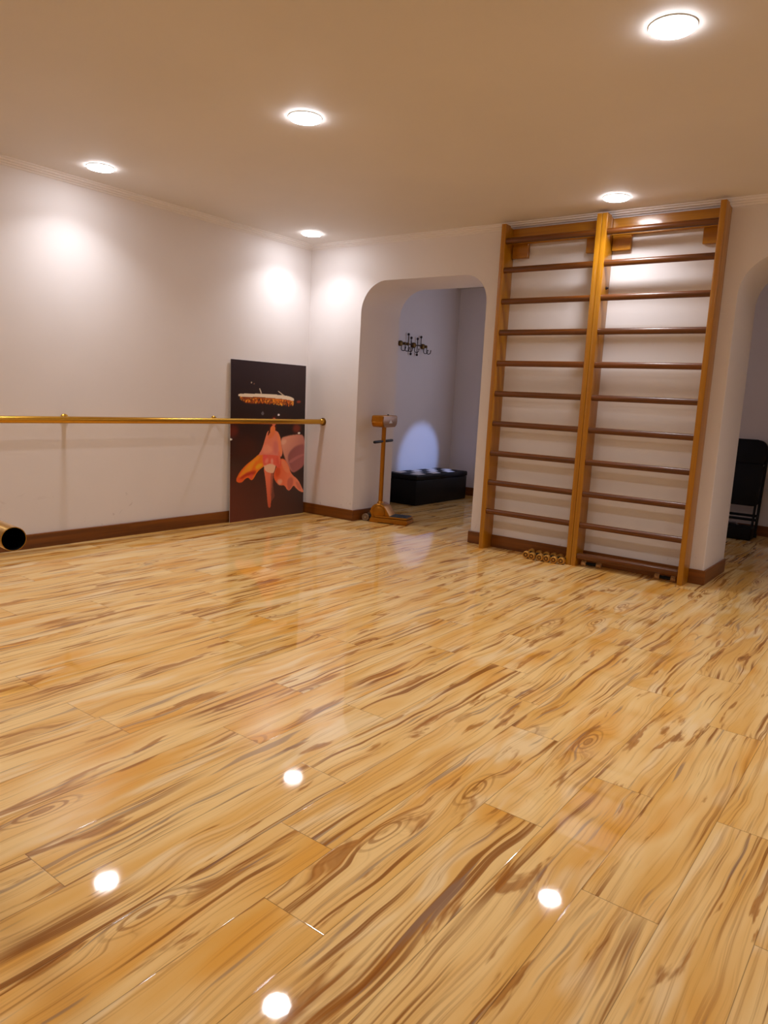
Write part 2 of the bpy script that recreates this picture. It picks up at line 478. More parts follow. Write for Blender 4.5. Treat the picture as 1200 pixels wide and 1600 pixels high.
# ------------------------------------------------------------------ wall bars
def wall_bars(x0, x1, label, rungs, wall_blocks, low):
    """posts at x0.. and ..x1 (outer faces)"""
    pw, dep = 0.037, 0.150
    t = thing('wall_bars', label, 'gym equipment', (x0, 0, 0), group='wooden wall bars')
    for xa in (x0, x1 - pw):
        bm = bm_new()
        # notched at the back top so it stands clear of the cornice
        prof = [(-dep, 0), (-T - .001, 0), (-T - .001, BH + .002), (-.001, BH + .002), (-.001, H - .045), (-.075, H - .045), (-.075, H - .028), (-dep, H - .028)]
        add_prism(bm, prof, 0, xa, xa + pw, 0.003)
        obj('post', bm, M['post'], t)
    for z in rungs:
        bm = bm_new()
        add_tube(bm, [(x0 + pw - .004, -.125, z), (x1 - pw + .004, -.125, z)], 0.022, 18, oval=(0.85, 1.0))
        obj('rung', bm, M['rung'], t)
    bm = bm_new(); add_box(bm, (x0 + pw, -.038, 2.342), (x1 - pw, -.002, 2.455), 0.003, 1)
    obj('top_board', bm, M['board'], t)
    for xa, xb in wall_blocks:
        bm = bm_new(); add_box(bm, (xa, -.032, 2.24), (xb, -.002, 2.3415), 0.002, 1)
        # two screw heads
        for dx in (.3, .7): add_lathe(bm, [(0.006, 0), (0.006, .002), (0, .003)], (xa + (xb - xa) * dx, -.032, 2.262), (0, -1, 0), 10)
        obj('wall_block', bm, M['board'], t)
    if low:
        bm = bm_new()
        add_box(bm, (x0 + pw - .003, -.148, 0.056), (x1 - pw + .003, -.10, 0.098), 0.012, 3)
        obj('bottom_rail', bm, M['rung'], t)
    return t
RZ = [0.305 + 0.2295 * k for k in range(10)]
RZ[9] = 2.352
wbl = wall_bars(2.0625, 2.836, 'left ladder of golden wooden wall bars, with a row of gold dumbbells at its foot', RZ, ((2.104, 2.235), (2.690, 2.796)), False)
wbr = wall_bars(2.838, 3.632, 'right ladder of golden wooden wall bars with an extra low rail near the floor', RZ, ((2.879, 3.010), (3.480, 3.592)), True)
# a bolt on the inner side of the right ladder
bm = bm_new(); add_lathe(bm, [(0.011, 0), (0.011, .004), (0.006, .005), (0.006, .016), (0, .017)], (2.875, -.06, 1.985), (1, 0, 0), 12)
obj('bolt', bm, M['iron'], wbr)

# ------------------------------------------------------------------ dumbbells
def head_profile(r, l):
    return [(0, 0), (r * .30, 0), (r * .34, .003), (r * .62, .003), (r * .66, 0), (r * .86, 0), (r, .004), (r, l - .004), (r * .86, l), (0, l)]
def gold_dumbbell(loc, label):
    t = thing('dumbbell', label, 'dumbbell', loc, group='gold dumbbells beside the wall bars')
    r = 0.0265
    for s in (-1, 1):
        bm = bm_new(); add_lathe(bm, head_profile(r, .036), (0, s * .078, r), (0, -s, 0), 24)
        h = obj('head', bm, M['bell_gold'], t, local=True)
        bm = bm_new(); add_lathe(bm, [(r * .34, 0), (r * .34, .0012), (r * .60, .0012), (r * .60, 0)], (0, s * .0755, r), (0, s, 0), 20)
        obj('end_ring', bm, M['bell_ring'], h, local=True)
    bm = bm_new(); add_tube(bm, [(0, -.046, r), (0, -.02, r), (0, .02, r), (0, .046, r)], [.010, .0125, .0125, .010], 14)
    obj('grip', bm, M['black'], t, local=True)
    return t
dx = [2.489, 2.552, 2.613, 2.668, 2.723, 2.779]
dl = ['leftmost gold-headed dumbbell of the row under the left wall bars', 'second gold-headed dumbbell from the left in the row by the wall bars',
      'third gold-headed dumbbell from the left in the row by the wall bars', 'fourth gold-headed dumbbell from the left, third from the middle post',
      'fifth gold-headed dumbbell from the left, next but one to the middle post', 'gold-headed dumbbell closest to the middle post of the wall bars']
dy = [-.118, -.135, -.130, -.125, -.125, -.115]
dr = [.10, 0, .02, -.02, .03, 0]
d0 = gold_dumbbell((dx[0], dy[0], 0), dl[0]); d0.rotation_euler = (0, 0, dr[0])
for k in range(1, 6): dup(d0, (dx[k], dy[k], 0), dl[k], dr[k])

def small_bell(loc, label, rz):
    t = thing('dumbbell', label, 'dumbbell', loc, rz, group='small dumbbells under the low rail')
    r = 0.021
    for s in (-1, 1):
        bm = bm_new()
        add_lathe(bm, [(0, 0), (r * .8, 0), (r, .004), (r, .009), (r * .86, .010), (r * .86, .013), (r, .014), (r, .021), (r * .86, .022), (r * .86, .025), (r, .026), (r, .032), (r * .8, .035), (0, .035)], (s * .072, 0, r), (-s, 0, 0), 16)
        obj('head', bm, M['bell_pale'], t, local=True)
    bm = bm_new(); add_tube(bm, [(-.04, 0, r), (0, 0, r), (.04, 0, r)], [.011, .014, .011], 12)
    obj('grip', bm, M['black'], t, local=True)
    return t
b0 = small_bell((2.972, -.085, 0), 'small dark dumbbell with pale ridged ends lying under the low rail near the middle post', 0.1)
dup(b0, (3.500, -.078, 0), 'small dark dumbbell with pale ridged ends lying under the low rail near the right post', 0.05)

# ------------------------------------------------------------------ wall barre (left wall)
BY, BZ, BR = 0.22, 0.893, 0.0235
t = thing('ballet_barre', 'long gold barre fixed along the left wall in front of the poster', 'ballet barre', (0, -3, 0))
bm = bm_new(); add_tube(bm, [(BY, -6.6, BZ), (BY, -0.018, BZ)], BR, 24); obj('rail', bm, M['gold'], t)
bm = bm_new(); add_lathe(bm, [(0.036, 0), (0.036, -.006), (0.030, -.010), (0.0245, -.012), (0.0245, 0)], (BY, -.001, BZ), (0, 1, 0), 28)
obj('end_flange', bm, M['gold_dark'], t)
bm = bm_new(); add_lathe(bm, [(0.0236, 0), (0.027, 0), (0.027, -.026), (0.0236, -.030)], (BY, -.012, BZ), (0, 1, 0), 28)
obj('end_collar', bm, M['gold'], t)
for y in (-1.135, -2.455, -3.82, -5.19):
    bm = bm_new()
    add_tube(bm, [(0.004, y, BZ), (BY - BR + .006, y, BZ)], 0.015, 16)
    br = obj('bracket', bm, M['gold_dark'], t)
    bm = bm_new(); add_lathe(bm, [(0.0, .016), (0.016, .016), (0.026, .012), (0.031, .005), (0.031, .0)], (0.0005, y, BZ), (1, 0, 0), 24)
    obj('wall_flange', bm, M['gold'], br)

# free-standing barre whose open end pokes in from the left
PE = Vector((3.516, -4.539, 0.852)); PD = Vector((-1.0, 0.10, 0)).normalized(); PRD = 0.0232
t = thing('portable_barre', 'open black-holed end of a gold tube barre poking in at the left edge', 'ballet barre', (PE.x - 1.2, PE.y + .12, 0))
bm = bm_new()
u, w = frame_for(PD)
LEN = 2.6
def ringat(p, r, n=32): return [bm.verts.new(p + (u * math.cos(2 * PI * k / n) + w * math.sin(2 * PI * k / n)) * r) for k in range(n)]
ro = ringat(PE, PRD); ro2 = ringat(PE + PD * LEN, PRD); ri = ringat(PE, PRD - .0014); n = 32
for k in range(n):
    k2 = (k + 1) % n
    bm.faces.new((ro[k], ro[k2], ro2[k2], ro2[k])); bm.faces.new((ro[k], ri[k], ri[k2], ro[k2]))
bm.faces.new(ro2)
obj('rail', bm, M['gold'], t)
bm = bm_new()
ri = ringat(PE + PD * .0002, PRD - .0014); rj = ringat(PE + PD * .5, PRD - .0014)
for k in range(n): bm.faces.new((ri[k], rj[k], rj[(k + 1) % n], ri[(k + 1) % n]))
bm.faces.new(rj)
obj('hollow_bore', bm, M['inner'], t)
for d in (1.15, 2.4):
    p = PE + PD * d
    bm = bm_new()
    add_tube(bm, [(p.x, p.y, .03), (p.x, p.y, PE.z - PRD + .002)], 0.018, 16)
    q = Vector((-PD.y, PD.x, 0)) * .26
    add_tube(bm, [(p.x - q.x, p.y - q.y, .0185), (p.x + q.x, p.y + q.y, .0185)], 0.018, 16)
    obj('stand', bm, M['gold_dark'], t)

# ------------------------------------------------------------------ poster leaning in the corner
def poster():
    y0, y1, ht = -0.972, -0.045, 1.405
    xb, xt = 0.040, 0.016          # bottom stands clear of the skirting, top leans on the wall
    th = 0.004
    t = thing('poster', 'tall dark poster of a dancer in orange chiffon, leaning against the left wall', 'poster', (xb, y0, 0))
    c, s = (xt - xb), ht
    ln = math.hypot(c, s); up = Vector((c / ln, 0, s / ln)); nrm = Vector((s / ln, 0, -c / ln))
    def P(a, b, d): return Vector((xb, y0, 0.0)) + Vector((0, (y1 - y0) * a, 0)) + up * (ln * b) + nrm * d + Vector((0, 0, .0005))
    bm = bm_new()
    vs = [bm.verts.new(P(a, b, d)) for d in (-th, 0) for a, b in ((0, 0), (1, 0), (1, 1), (0, 1))]
    for f in ((0, 1, 2, 3), (4, 5, 6, 7), (0, 1, 5, 4), (1, 2, 6, 5), (2, 3, 7, 6), (3, 0, 4, 7)): bm.faces.new([vs[i] for i in f])
    obj('backing_board', bm, simple('white_foam_board', srgb(225, 215, 205), 0.6), t, smooth=0)
    # ---- the printed photograph, painted in the print's own plane
    src = [(157, 105), (787, 178), (785, 1392), (147, 1468)]      # TL TR BR BL of the print
    dst = [(0, 1), (1, 1), (1, 0), (0, 0)]
    A = []; B = []
    for (x, y), (a, b) in zip(src, dst):
        A.append([x, y, 1, 0, 0, 0, -a * x, -a * y]); B.append(a)
        A.append([0, 0, 0, x, y, 1, -b * x, -b * y]); B.append(b)
    hm = np.linalg.solve(np.array(A, float), np.array(B, float)); hm = np.append(hm, 1).reshape(3, 3)
    def mp(pts):
        q = np.array([[x, y, 1.0] for x, y in pts]) @ hm.T
        return q[:, :2] / q[:, 2:]
    NX, NY = 260, 390
    gx, gy = np.meshgrid((np.arange(NX) + .5) / NX, (np.arange(NY) + .5) / NY)
    def lin(c): c = np.array(c, float) / 255; return np.where(c <= .04045, c / 12.92, ((c + .055) / 1.055) ** 2.4)
    img = np.zeros((NY, NX, 3))
    # backdrop: dark hall above, brown floor below
    stops = [(0.0, (104, 52, 36), (74, 56, 50)), (0.20, (92, 46, 31), (60, 44, 38)), (0.36, (66, 40, 30), (46, 34, 28)), (0.42, (62, 30, 18), (40, 26, 20)),
             (0.56, (52, 26, 20), (36, 26, 24)), (0.68, (42, 26, 24), (38, 28, 28)), (1.0, (46, 34, 40), (50, 34, 36))]
    for k in range(3):
        L = np.interp(gy, [q[0] for q in stops], [lin(q[1])[k] for q in stops])
        Rr = np.interp(gy, [q[0] for q in stops], [lin(q[2])[k] for q in stops])
        img[..., k] = L + (Rr - L) * gx
    def blur(m, r):
        if r <= 0: return m
        k = np.exp(-np.linspace(-2, 2, 2 * r + 1) ** 2); k /= k.sum()
        for ax in (0, 1): m = np.apply_along_axis(lambda v: np.convolve(np.pad(v, r, mode='edge'), k, 'valid'), ax, m)
        return m
    def mask(pts):
        p = mp(pts); m = np.zeros((NY, NX), bool); n = len(p)
        for i in range(n):
            (x1, yy1), (x2, yy2) = p[i], p[(i + 1) % n]
            if abs(yy1 - yy2) < 1e-9: continue
            cnd = ((yy1 > gy) != (yy2 > gy)) & (gx < (x2 - x1) * (gy - yy1) / (yy2 - yy1) + x1)
            m ^= cnd
        return m.astype(float)
    def smoothpoly(pts, it=2):
        for _ in range(it):
            q = []
            for i in range(len(pts)):
                a, b = pts[i], pts[(i + 1) % len(pts)]
                q += [(a[0] * .75 + b[0] * .25, a[1] * .75 + b[1] * .25), (a[0] * .25 + b[0] * .75, a[1] * .25 + b[1] * .75)]
            pts = q
        return pts
    def paint(pts, col, soft=1, op=1.0, col2=None, ax=None, sm=True):
        """fill; col2 with ax=((x,y),(x,y)) gives a gradient of the print's dye"""
        m = blur(mask(smoothpoly(pts) if sm else pts), int(soft * 1.8) if soft >= 2 else soft)[..., None] * op
        c = lin(col)
        if col2 is not None:
            (a, b) = mp(ax); d = b - a
            f = np.clip(((gx - a[0]) * d[0] + (gy - a[1]) * d[1]) / (d @ d), 0, 1)[..., None]
            c = c + (lin(col2) - c) * f
        img[:] = img * (1 - m) + c * m
    def dot(x, y, r, col, op=1.0, soft=1, sq=1.0):
        paint([(x + r * math.cos(a), y + r * sq * math.sin(a)) for a in [2 * PI * k / 10 for k in range(10)]], col, soft, op)
    # hall lights and glow
    dot(175, 690, 46, (112, 40, 24), .75, 8); dot(716, 682, 34, (126, 52, 36), .8, 5); dot(300, 830, 90, (74, 34, 20), .5, 14)
    dot(158, 760, 14, (240, 230, 220), 1, 1, .6); dot(737, 720, 11, (240, 230, 220), 1, 1, .7); dot(563, 567, 9, (235, 225, 225), 1, 1)
    dot(428, 552, 11, (110, 104, 108), .8, 1, 1.4); dot(332, 300, 6, (190, 165, 140), .9, 1); dot(355, 311, 5, (140, 95, 70), .8, 1)
    dot(730, 465, 17, (150, 66, 40), .85, 2, .6)
    paint([(575, 568), (640, 580), (690, 650), (690, 690), (640, 690)], (60, 26, 20), 8, .35)
    # hanging fixture: pale rim, amber fringe, two rods
    rg = np.random.RandomState(3)
    paint([(236, 412), (420, 420), (640, 445), (690, 460), (684, 492), (560, 474), (430, 466), (330, 470), (255, 452)], (138, 58, 16), 2, .85, (206, 104, 22), ((260, 430), (560, 455)))
    for i in range(230):
        f = rg.rand(); x = 240 + f * 445; y = 416 + f * 44 + rg.rand() * (38 if f > .1 else 20)
        dot(x, y, 3.5 + rg.rand() * 3, [(60, 26, 14), (226, 120, 24), (250, 166, 50), (150, 60, 18), (84, 36, 18)][rg.randint(5)], .75, 1, 1.5)
    dot(540, 450, 36, (240, 140, 26), .45, 4, .5)
    paint([(672, 455), (690, 460), (684, 500), (676, 488)], (222, 150, 60), 1, .9)
    paint([(218, 396), (232, 386), (420, 393), (560, 404), (650, 418), (688, 436), (692, 452), (682, 459), (640, 444), (420, 419), (232, 413)], (226, 208, 182), 1, 1)
    paint([(397, 350), (404, 348), (420, 388), (412, 392)], (208, 192, 170), 1, 1, sm=False); paint([(552, 374), (558, 372), (612, 412), (602, 416)], (196, 178, 156), 1, 1, sm=False)
    # dancer: veil behind
    paint([(575, 760), (640, 742), (720, 730), (790, 738), (790, 985), (735, 1028), (690, 1052), (655, 1010), (610, 900)], (214, 146, 122), 2, 1, (166, 100, 96), ((640, 760), (740, 1010)))
    paint([(640, 905), (690, 838), (740, 815), (795, 812), (795, 975), (740, 1020), (692, 1046), (660, 985)], (136, 76, 78), 3, .9, (160, 96, 94), ((660, 860), (740, 1010)))
    paint([(650, 950), (740, 900), (790, 890), (790, 905), (730, 930), (665, 975)], (186, 116, 112), 2, .7)
    paint([(585, 775), (640, 770), (620, 810), (590, 815)], (226, 176, 150), 3, .8)
    # back leg, front leg
    paint([(500, 1030), (530, 1030), (524, 1120), (527, 1200), (540, 1246), (520, 1275), (508, 1292), (504, 1240), (506, 1150)], (122, 70, 56), 1, 1)
    paint([(440, 1000), (524, 1010), (520, 1060), (512, 1150), (507, 1250), (506, 1300), (504, 1342), (484, 1344), (476, 1300), (468, 1200), (458, 1110), (447, 1040)], (232, 122, 86), 1, 1, (198, 92, 62), ((460, 1020), (500, 1330)))
    paint([(500, 1040), (524, 1030), (512, 1150), (507, 1250), (500, 1250)], (150, 78, 58), 2, .7)
    # right skirt
    paint([(575, 930), (620, 930), (652, 985), (676, 1060), (735, 1105), (768, 1170), (790, 1215), (765, 1214), (728, 1190), (698, 1150), (672, 1195), (648, 1200), (620, 1150), (575, 1156), (535, 1110), (525, 1060), (545, 1010)], (226, 98, 48), 1, 1, (236, 140, 104), ((560, 1010), (720, 1140)))
    paint([(585, 930), (630, 950), (668, 1050), (640, 1050), (600, 1000)], (240, 142, 98), 3, .8)
    paint([(640, 1100), (690, 1080), (698, 1145), (668, 1192), (650, 1196)], (190, 96, 78), 3, .8)
    paint([(555, 1105), (600, 1100), (600, 1140), (570, 1152)], (244, 172, 136), 3, .8); paint([(710, 1120), (745, 1130), (770, 1200), (735, 1185)], (206, 112, 92), 2, .7)
    paint([(545, 1000), (575, 985), (590, 1050), (560, 1090), (535, 1070)], (204, 72, 28), 4, .8)
    # left skirt
    paint([(418, 872), (470, 880), (475, 950), (442, 992), (402, 1020), (378, 1050), (352, 1100), (330, 1106), (310, 1080), (282, 1092), (258, 1122), (226, 1128), (203, 1108), (210, 1080), (240, 1028), (290, 975), (350, 930)], (240, 124, 28), 1, 1, (226, 96, 30), ((430, 900), (240, 1100)))
    paint([(352, 935), (400, 900), (350, 985), (330, 1030), (300, 1035), (240, 1075), (222, 1080), (280, 1000)], (250, 160, 36), 3, .75)
    paint([(366, 990), (410, 960), (440, 975), (405, 1005), (378, 1020)], (252, 172, 30), 3, .9); paint([(380, 900), (420, 900), (385, 950), (375, 945)], (252, 152, 40), 3, .7)
    paint([(300, 1038), (380, 1020), (372, 1050), (340, 1070), (300, 1065), (240, 1105), (215, 1112), (250, 1072)], (176, 38, 34), 3, .85)
    paint([(215, 1095), (250, 1090), (262, 1110), (230, 1124)], (236, 92, 48), 3, .8); paint([(310, 1065), (355, 1050), (345, 1090), (328, 1100)], (222, 84, 70), 3, .8)
    # middle of the skirt, thigh
    paint([(438, 965), (490, 940), (548, 965), (532, 1042), (512, 1052), (450, 1032)], (238, 186, 152), 1, 1)
    paint([(428, 868), (560, 870), (588, 930), (584, 1016), (545, 990), (520, 972), (480, 970), (440, 992), (432, 950)], (226, 96, 74), 2, 1)
    paint([(440, 900), (470, 890), (460, 940), (436, 960)], (232, 84, 86), 4, .8); paint([(500, 930), (520, 925), (520, 975), (505, 975)], (248, 172, 150), 3, .7)
    paint([(455, 930), (480, 920), (480, 960), (450, 970)], (242, 150, 128), 3, .7); paint([(545, 900), (590, 960), (580, 1012), (556, 990)], (214, 78, 58), 4, .7)
    # bodice and arms
    paint([(468, 702), (486, 692), (548, 694), (574, 730), (582, 800), (600, 850), (596, 920), (560, 900), (425, 890), (388, 905), (418, 860), (430, 832), (448, 770)], (232, 130, 92), 1, 1, (222, 128, 110), ((480, 720), (520, 890)))
    paint([(520, 780), (562, 790), (560, 900), (525, 880)], (208, 108, 98), 4, .6); paint([(430, 830), (470, 800), (520, 850), (500, 880), (425, 882)], (240, 154, 122), 4, .6)
    paint([(545, 710), (568, 718), (585, 770), (590, 830), (600, 872), (590, 905), (570, 890), (568, 840), (556, 770)], (240, 134, 90), 1, 1)
    paint([(562, 860), (578, 870), (584, 930), (575, 1000), (566, 940)], (228, 112, 80), 2, .8)
    # neck, hair, head
    paint([(486, 640), (500, 600), (512, 578), (535, 572), (548, 590), (550, 640), (545, 700), (530, 690), (500, 700), (476, 740), (470, 730), (484, 690)], (70, 26, 16), 1, 1)
    paint([(500, 655), (534, 655), (538, 694), (520, 712), (496, 716), (490, 700)], (230, 124, 66), 1, 1)
    paint([(478, 720), (520, 700), (545, 704), (520, 745), (476, 770)], (226, 118, 62), 3, .8)
    paint([(508, 600), (524, 588), (540, 598), (542, 640), (530, 662), (514, 658), (506, 630)], (214, 112, 84), 1, 1)
    img = np.clip(img * 1.22, 0, 1)
    nvx, nvy = NX, NY
    ys = np.linspace(0, 1, nvy); xs = np.linspace(0, 1, nvx)
    co = np.zeros((nvy, nvx, 3))
    base = P(0, 0, .0008); ex = P(1, 0, .0008) - base; ez = P(0, 1, .0008) - base
    co[...] = np.array(base - Vector(t['_o'])) + gx[..., None] * 0
    for k in range(3): co[..., k] += xs[None, :] * ex[k] + ys[:, None] * ez[k]
    me = bpy.data.meshes.new('print')
    idx = np.arange(nvx * nvy).reshape(nvy, nvx)
    fc = np.stack([idx[:-1, :-1], idx[:-1, 1:], idx[1:, 1:], idx[1:, :-1]], -1).reshape(-1, 4)
    me.from_pydata(co.reshape(-1, 3).tolist(), [], fc.tolist())
    at = me.color_attributes.new('ink', 'FLOAT_COLOR', 'POINT')
    rgba = np.concatenate([img.reshape(-1, 3), np.ones((nvx * nvy, 1))], 1).astype(np.float32)
    at.data.foreach_set('color', rgba.ravel())
    m = NT('poster_print'); a = m.n('ShaderNodeVertexColor', layer_name='ink'); m.l(a.outputs['Color'], m.b.inputs['Base Color'])
    m.b.inputs['Roughness'].default_value = 0.42; m.b.inputs['Specular IOR Level'].default_value = 0.3
    me.materials.append(m.mat)
    o = bpy.data.objects.new('print', me); COL.objects.link(o); o.parent = t
    o['label'] = 'dark stage photograph of a dancer with orange skirt and pale lamp above'
poster()

# ------------------------------------------------------------------ gold exercise machine in the left archway
def machine():
    t = thing('exercise_machine', 'gold upright exercise machine with wheeled base and black hand grips, standing in the left archway', 'exercise machine', (0.80, 0.20, 0), math.radians(17))
    G = M['gold_paint']
    kw = dict(local=True)
    # base: side silhouette with feet, extruded across
    bm = bm_new()
    prof = [(-.075, .012), (-.06, .0), (.015, .0), (.035, .014), (.15, .014), (.175, .0), (.285, .0), (.298, .012), (.298, .040), (.285, .047), (-.06, .047)]
    add_prism(bm, prof, 1, -.10, .10, .006)
    obj('base', bm, G, t, **kw)
    bm = bm_new(); add_box(bm, (-.02, -.098, .050), (.295, .098, .066), .006, 2)
    pl = obj('platform', bm, G, t, **kw)
    bm = bm_new(); add_box(bm, (.075, -.080, .0655), (.285, .080, .071), .003, 1)
    for k in range(9): add_box(bm, (.085 + .021 * k, -.075, .0705), (.095 + .021 * k, .075, .073))
    obj('rubber_mat', bm, M['mat'], pl, **kw)
    # rounded motor housing round the column foot
    bm = bm_new()
    R = .080
    pts = [(.008 + R * math.cos(a), .098 + R * math.sin(a)) for a in [math.radians(d) for d in range(35, 226, 10)]]
    pts += [(-.045, .030), (.13, .060)]
    add_prism(bm, pts, 1, -.085, .085, .016)
    hs = obj('housing', bm, G, t, **kw)
    bm = bm_new(); add_lathe(bm, [(0, .004), (.050, .004), (.056, 0), (.064, 0), (.064, -.003)], (.014, -.085, .098), (0, -1, 0), 28)
    obj('side_cap', bm, G, hs, **kw)
    bm = bm_new(); add_tube(bm, [(-.005, 0, .16), (-.005, 0, .900)], .0205, 20); obj('column', bm, G, t, **kw)
    bm = bm_new(); add_lathe(bm, [(.0206, .02), (.027, .014), (.033, 0)], (-.005, 0, .172), (0, 0, 1), 20); obj('column_collar', bm, G, t, **kw)
    # wheels
    for y in (-.062, .062):
        bm = bm_new(); add_lathe(bm, [(0, .013), (.012, .013), (.014, .009), (.026, .009), (.030, .014), (.0345, .010), (.0345, -.010), (.030, -.014), (0, -.014)], (-.122, y, .035), (0, -1, 0), 28)
        w = obj('wheel', bm, M['rubber'], t, **kw)
        bm = bm_new(); add_lathe(bm, [(0, .018), (.005, .017), (.007, .013)], (-.122, y, .035), (0, -1, 0), 14); obj('hub', bm, M['steel'], w, **kw)
    bm = bm_new(); add_tube(bm, [(-.122, -.06, .035), (-.122, .06, .035)], .007, 10); add_box(bm, (-.135, -.04, .026), (-.06, .04, .048), .004, 1); obj('axle', bm, M['black'], t, **kw)
    # head: wide box with round bottom corners and a rolled left end
    bm = bm_new()
    hw, z0, z1, r = .198, .882, .988, .050
    pr = [(-hw + r - r * math.cos(a), z0 + r - r * math.sin(a)) for a in [PI / 2 * k / 6 for k in range(7)]]
    pr += [(hw - r + r * math.sin(a), z0 + r - r * math.cos(a)) for a in [PI / 2 * k / 6 for k in range(7)]]
    pr += [(hw, z1 - .008), (hw - .012, z1), (-hw + .012, z1), (-hw, z1 - .008)]
    add_prism(bm, pr, 0, -.058, .050, .012)
    hd = obj('head', bm, G, t, **kw)
    bm = bm_new()
    pr2 = [(y * .93, z0 + .006 + (z - z0) * .88) for y, z in pr]
    add_prism(bm, pr2, 0, .049, .054, .001); obj('front_panel', bm, M['gold_paint_face'], hd, **kw)
    bm = bm_new(); add_prism(bm, [(.0 - .035, .918), (.0 + .052, .918), (.006, .950)], 0, .0538, .0548); o = obj('sticker', bm, M['decal'], hd, smooth=0, **kw); o['label'] = 'pale triangular sticker'
    bm = bm_new(); add_lathe(bm, [(.016, 0), (.022, .004), (.022, .022), (.016, .028), (0, .029)], (.005, hw - .002, .938), (0, 1, 0), 20); obj('knob', bm, M['black'], hd, **kw)
    bm = bm_new(); add_lathe(bm, [(.008, 0), (.008, .010), (0, .012)], (0, .075, z1 - .002), (0, 0, 1), 12); obj('button', bm, M['black'], hd, **kw)
    bm = bm_new(); add_tube(bm, [(-.004, -hw - .002, .952), (-.004, -hw + .010, .952)], .024, 18); add_tube(bm, [(-.050, -hw + .004, .926), (.046, -hw + .004, .926)], .006, 8); obj('belt_hook', bm, G, hd, **kw)
    # handlebar
    bm = bm_new(); add_tube(bm, [(-.005, -.24, .750), (-.005, .24, .750)], .008, 12); hb = obj('handlebar', bm, M['black'], t, **kw)
    for s in (-1, 1):
        bm = bm_new(); add_tube(bm, [(-.005, s * .05, .750), (-.005, s * .06, .750), (-.005, s * .235, .750), (-.005, s * .243, .750)], [.009, .0125, .0125, .009], 14); obj('grip', bm, M['black'], hb, **kw)
machine()

# ------------------------------------------------------------------ storage ottoman in the room behind
def ottoman():
    x0, x1, y0, y1, hb, ht = 0.030, 0.450, 1.285, 2.355, 0.275, 0.345
    t = thing('storage_ottoman', 'long black storage ottoman with a black and white checkered padded top', 'ottoman', ((x0 + x1) / 2, (y0 + y1) / 2, 0))
    bm = bm_new(); add_box(bm, (x0 + .006, y0 + .006, 0.002), (x1 - .006, y1 - .006, hb), .008, 2); obj('body', bm, M['leather'], t)
    bm = bm_new(); add_box(bm, (x0, y0, hb + .002), (x1, y1, ht - .012), .014, 3)
    lid = obj('lid', bm, M['leather'], t)
    org = Vector(t['_o'])
    NXq, NYq = 3, 6
    fx0, fx1, fy0, fy1 = x0 + .035, x1 - .035, y0 + .075, y1 - .075
    for col in (0, 1):
        bm = bm_new()
        for i in range(NXq):
            for j in range(NYq):
                if (i + j) % 2 != col: continue
                a0 = fx0 + (fx1 - fx0) * i / NXq; a1 = fx0 + (fx1 - fx0) * (i + 1) / NXq
                b0 = fy0 + (fy1 - fy0) * j / NYq; b1 = fy0 + (fy1 - fy0) * (j + 1) / NYq
                n = 5; g = []
                for p in range(n):
                    for q in range(n):
                        f = (1 - (2 * p / (n - 1) - 1) ** 2) * (1 - (2 * q / (n - 1) - 1) ** 2)
                        g.append(bm.verts.new(Vector((a0 + (a1 - a0) * p / (n - 1), b0 + (b1 - b0) * q / (n - 1), ht - .011 + .012 * f ** .5)) - org))
                for p in range(n - 1):
                    for q in range(n - 1):
                        bm.faces.new((g[p * n + q], g[(p + 1) * n + q], g[(p + 1) * n + q + 1], g[p * n + q + 1]))
        o = obj('white_squares' if col == 0 else 'black_squares', bm, M['white_leather'] if col == 0 else M['leather'], lid, local=True)
        if col == 0: o['label'] = 'white padded squares'
    # piping round the lid
    bm = bm_new()
    z = ht - .014
    add_tube(bm, [Vector(p) - org for p in ((fx0 - .012, fy0 - .012, z), (fx1 + .012, fy0 - .012, z), (fx1 + .012, fy1 + .012, z), (fx0 - .012, fy1 + .012, z), (fx0 - .012, fy0 - .012, z))], .005, 8)
    obj('piping', bm, M['leather'], lid, local=True)
ottoman()

# ------------------------------------------------------------------ coat rack on the left wall of the room behind
def coat_rack():
    zc = 1.752
    t = thing('coat_rack', 'dark iron coat rack with upright rods, round rosettes and hooks on the back room wall', 'coat rack', (0, 1.70, zc))
    Y = lambda q: 1.45 + .504 * (q - 320) / 530
    bm = bm_new(); add_tube(bm, [(.022, Y(320), zc), (.022, Y(850), zc)], .006, 10); obj('bar', bm, M['iron'], t)
    for q, up, dn in ((465, .105, .02), (525, .072, .105), (655, .072, .105), (728, .098, .0)):
        bm = bm_new()
        add_tube(bm, [(.022, Y(q), zc - dn), (.022, Y(q), zc + up)], .0048, 8)
        add_sphere(bm, (.022, Y(q), zc + up), .013, 12, (1, 1, 1.15))
        if dn > .05: add_sphere(bm, (.022, Y(q), zc - dn), .013, 12, (1, 1, 1.1))
        obj('rod', bm, M['iron'], t)
    for q, r in ((320, .030), (590, .030), (780, .030), (395, .016), (460, .016), (840, .016)):
        bm = bm_new(); add_lathe(bm, [(0, -.022), (r * .9, -.022), (r, -.016), (r, .004), (r * .85, .010), (r * .4, .014), (0, .015)], (.0215, Y(q), zc - (.004 if r > .02 else 0)), (1, 0, 0), 20)
        obj('rosette', bm, M['brass'], t)
    for q in (320, 395, 460, 590, 780, 845):
        bm = bm_new(); y = Y(q)
        pts = [(.030, y, zc - .01), (.030, y, zc - .062)]
        pts += [(.030 + .021 - .021 * math.cos(a), y + .010 * (1 - math.cos(a)), zc - .062 - .021 * math.sin(a)) for a in [PI * k / 8 for k in range(1, 9)]]
        pts += [(.074, y + .02, zc - .045)]
        add_tube(bm, pts, .0042, 8); add_sphere(bm, pts[-1], .007, 8)
        obj('hook', bm, M['iron'], t)
coat_rack()

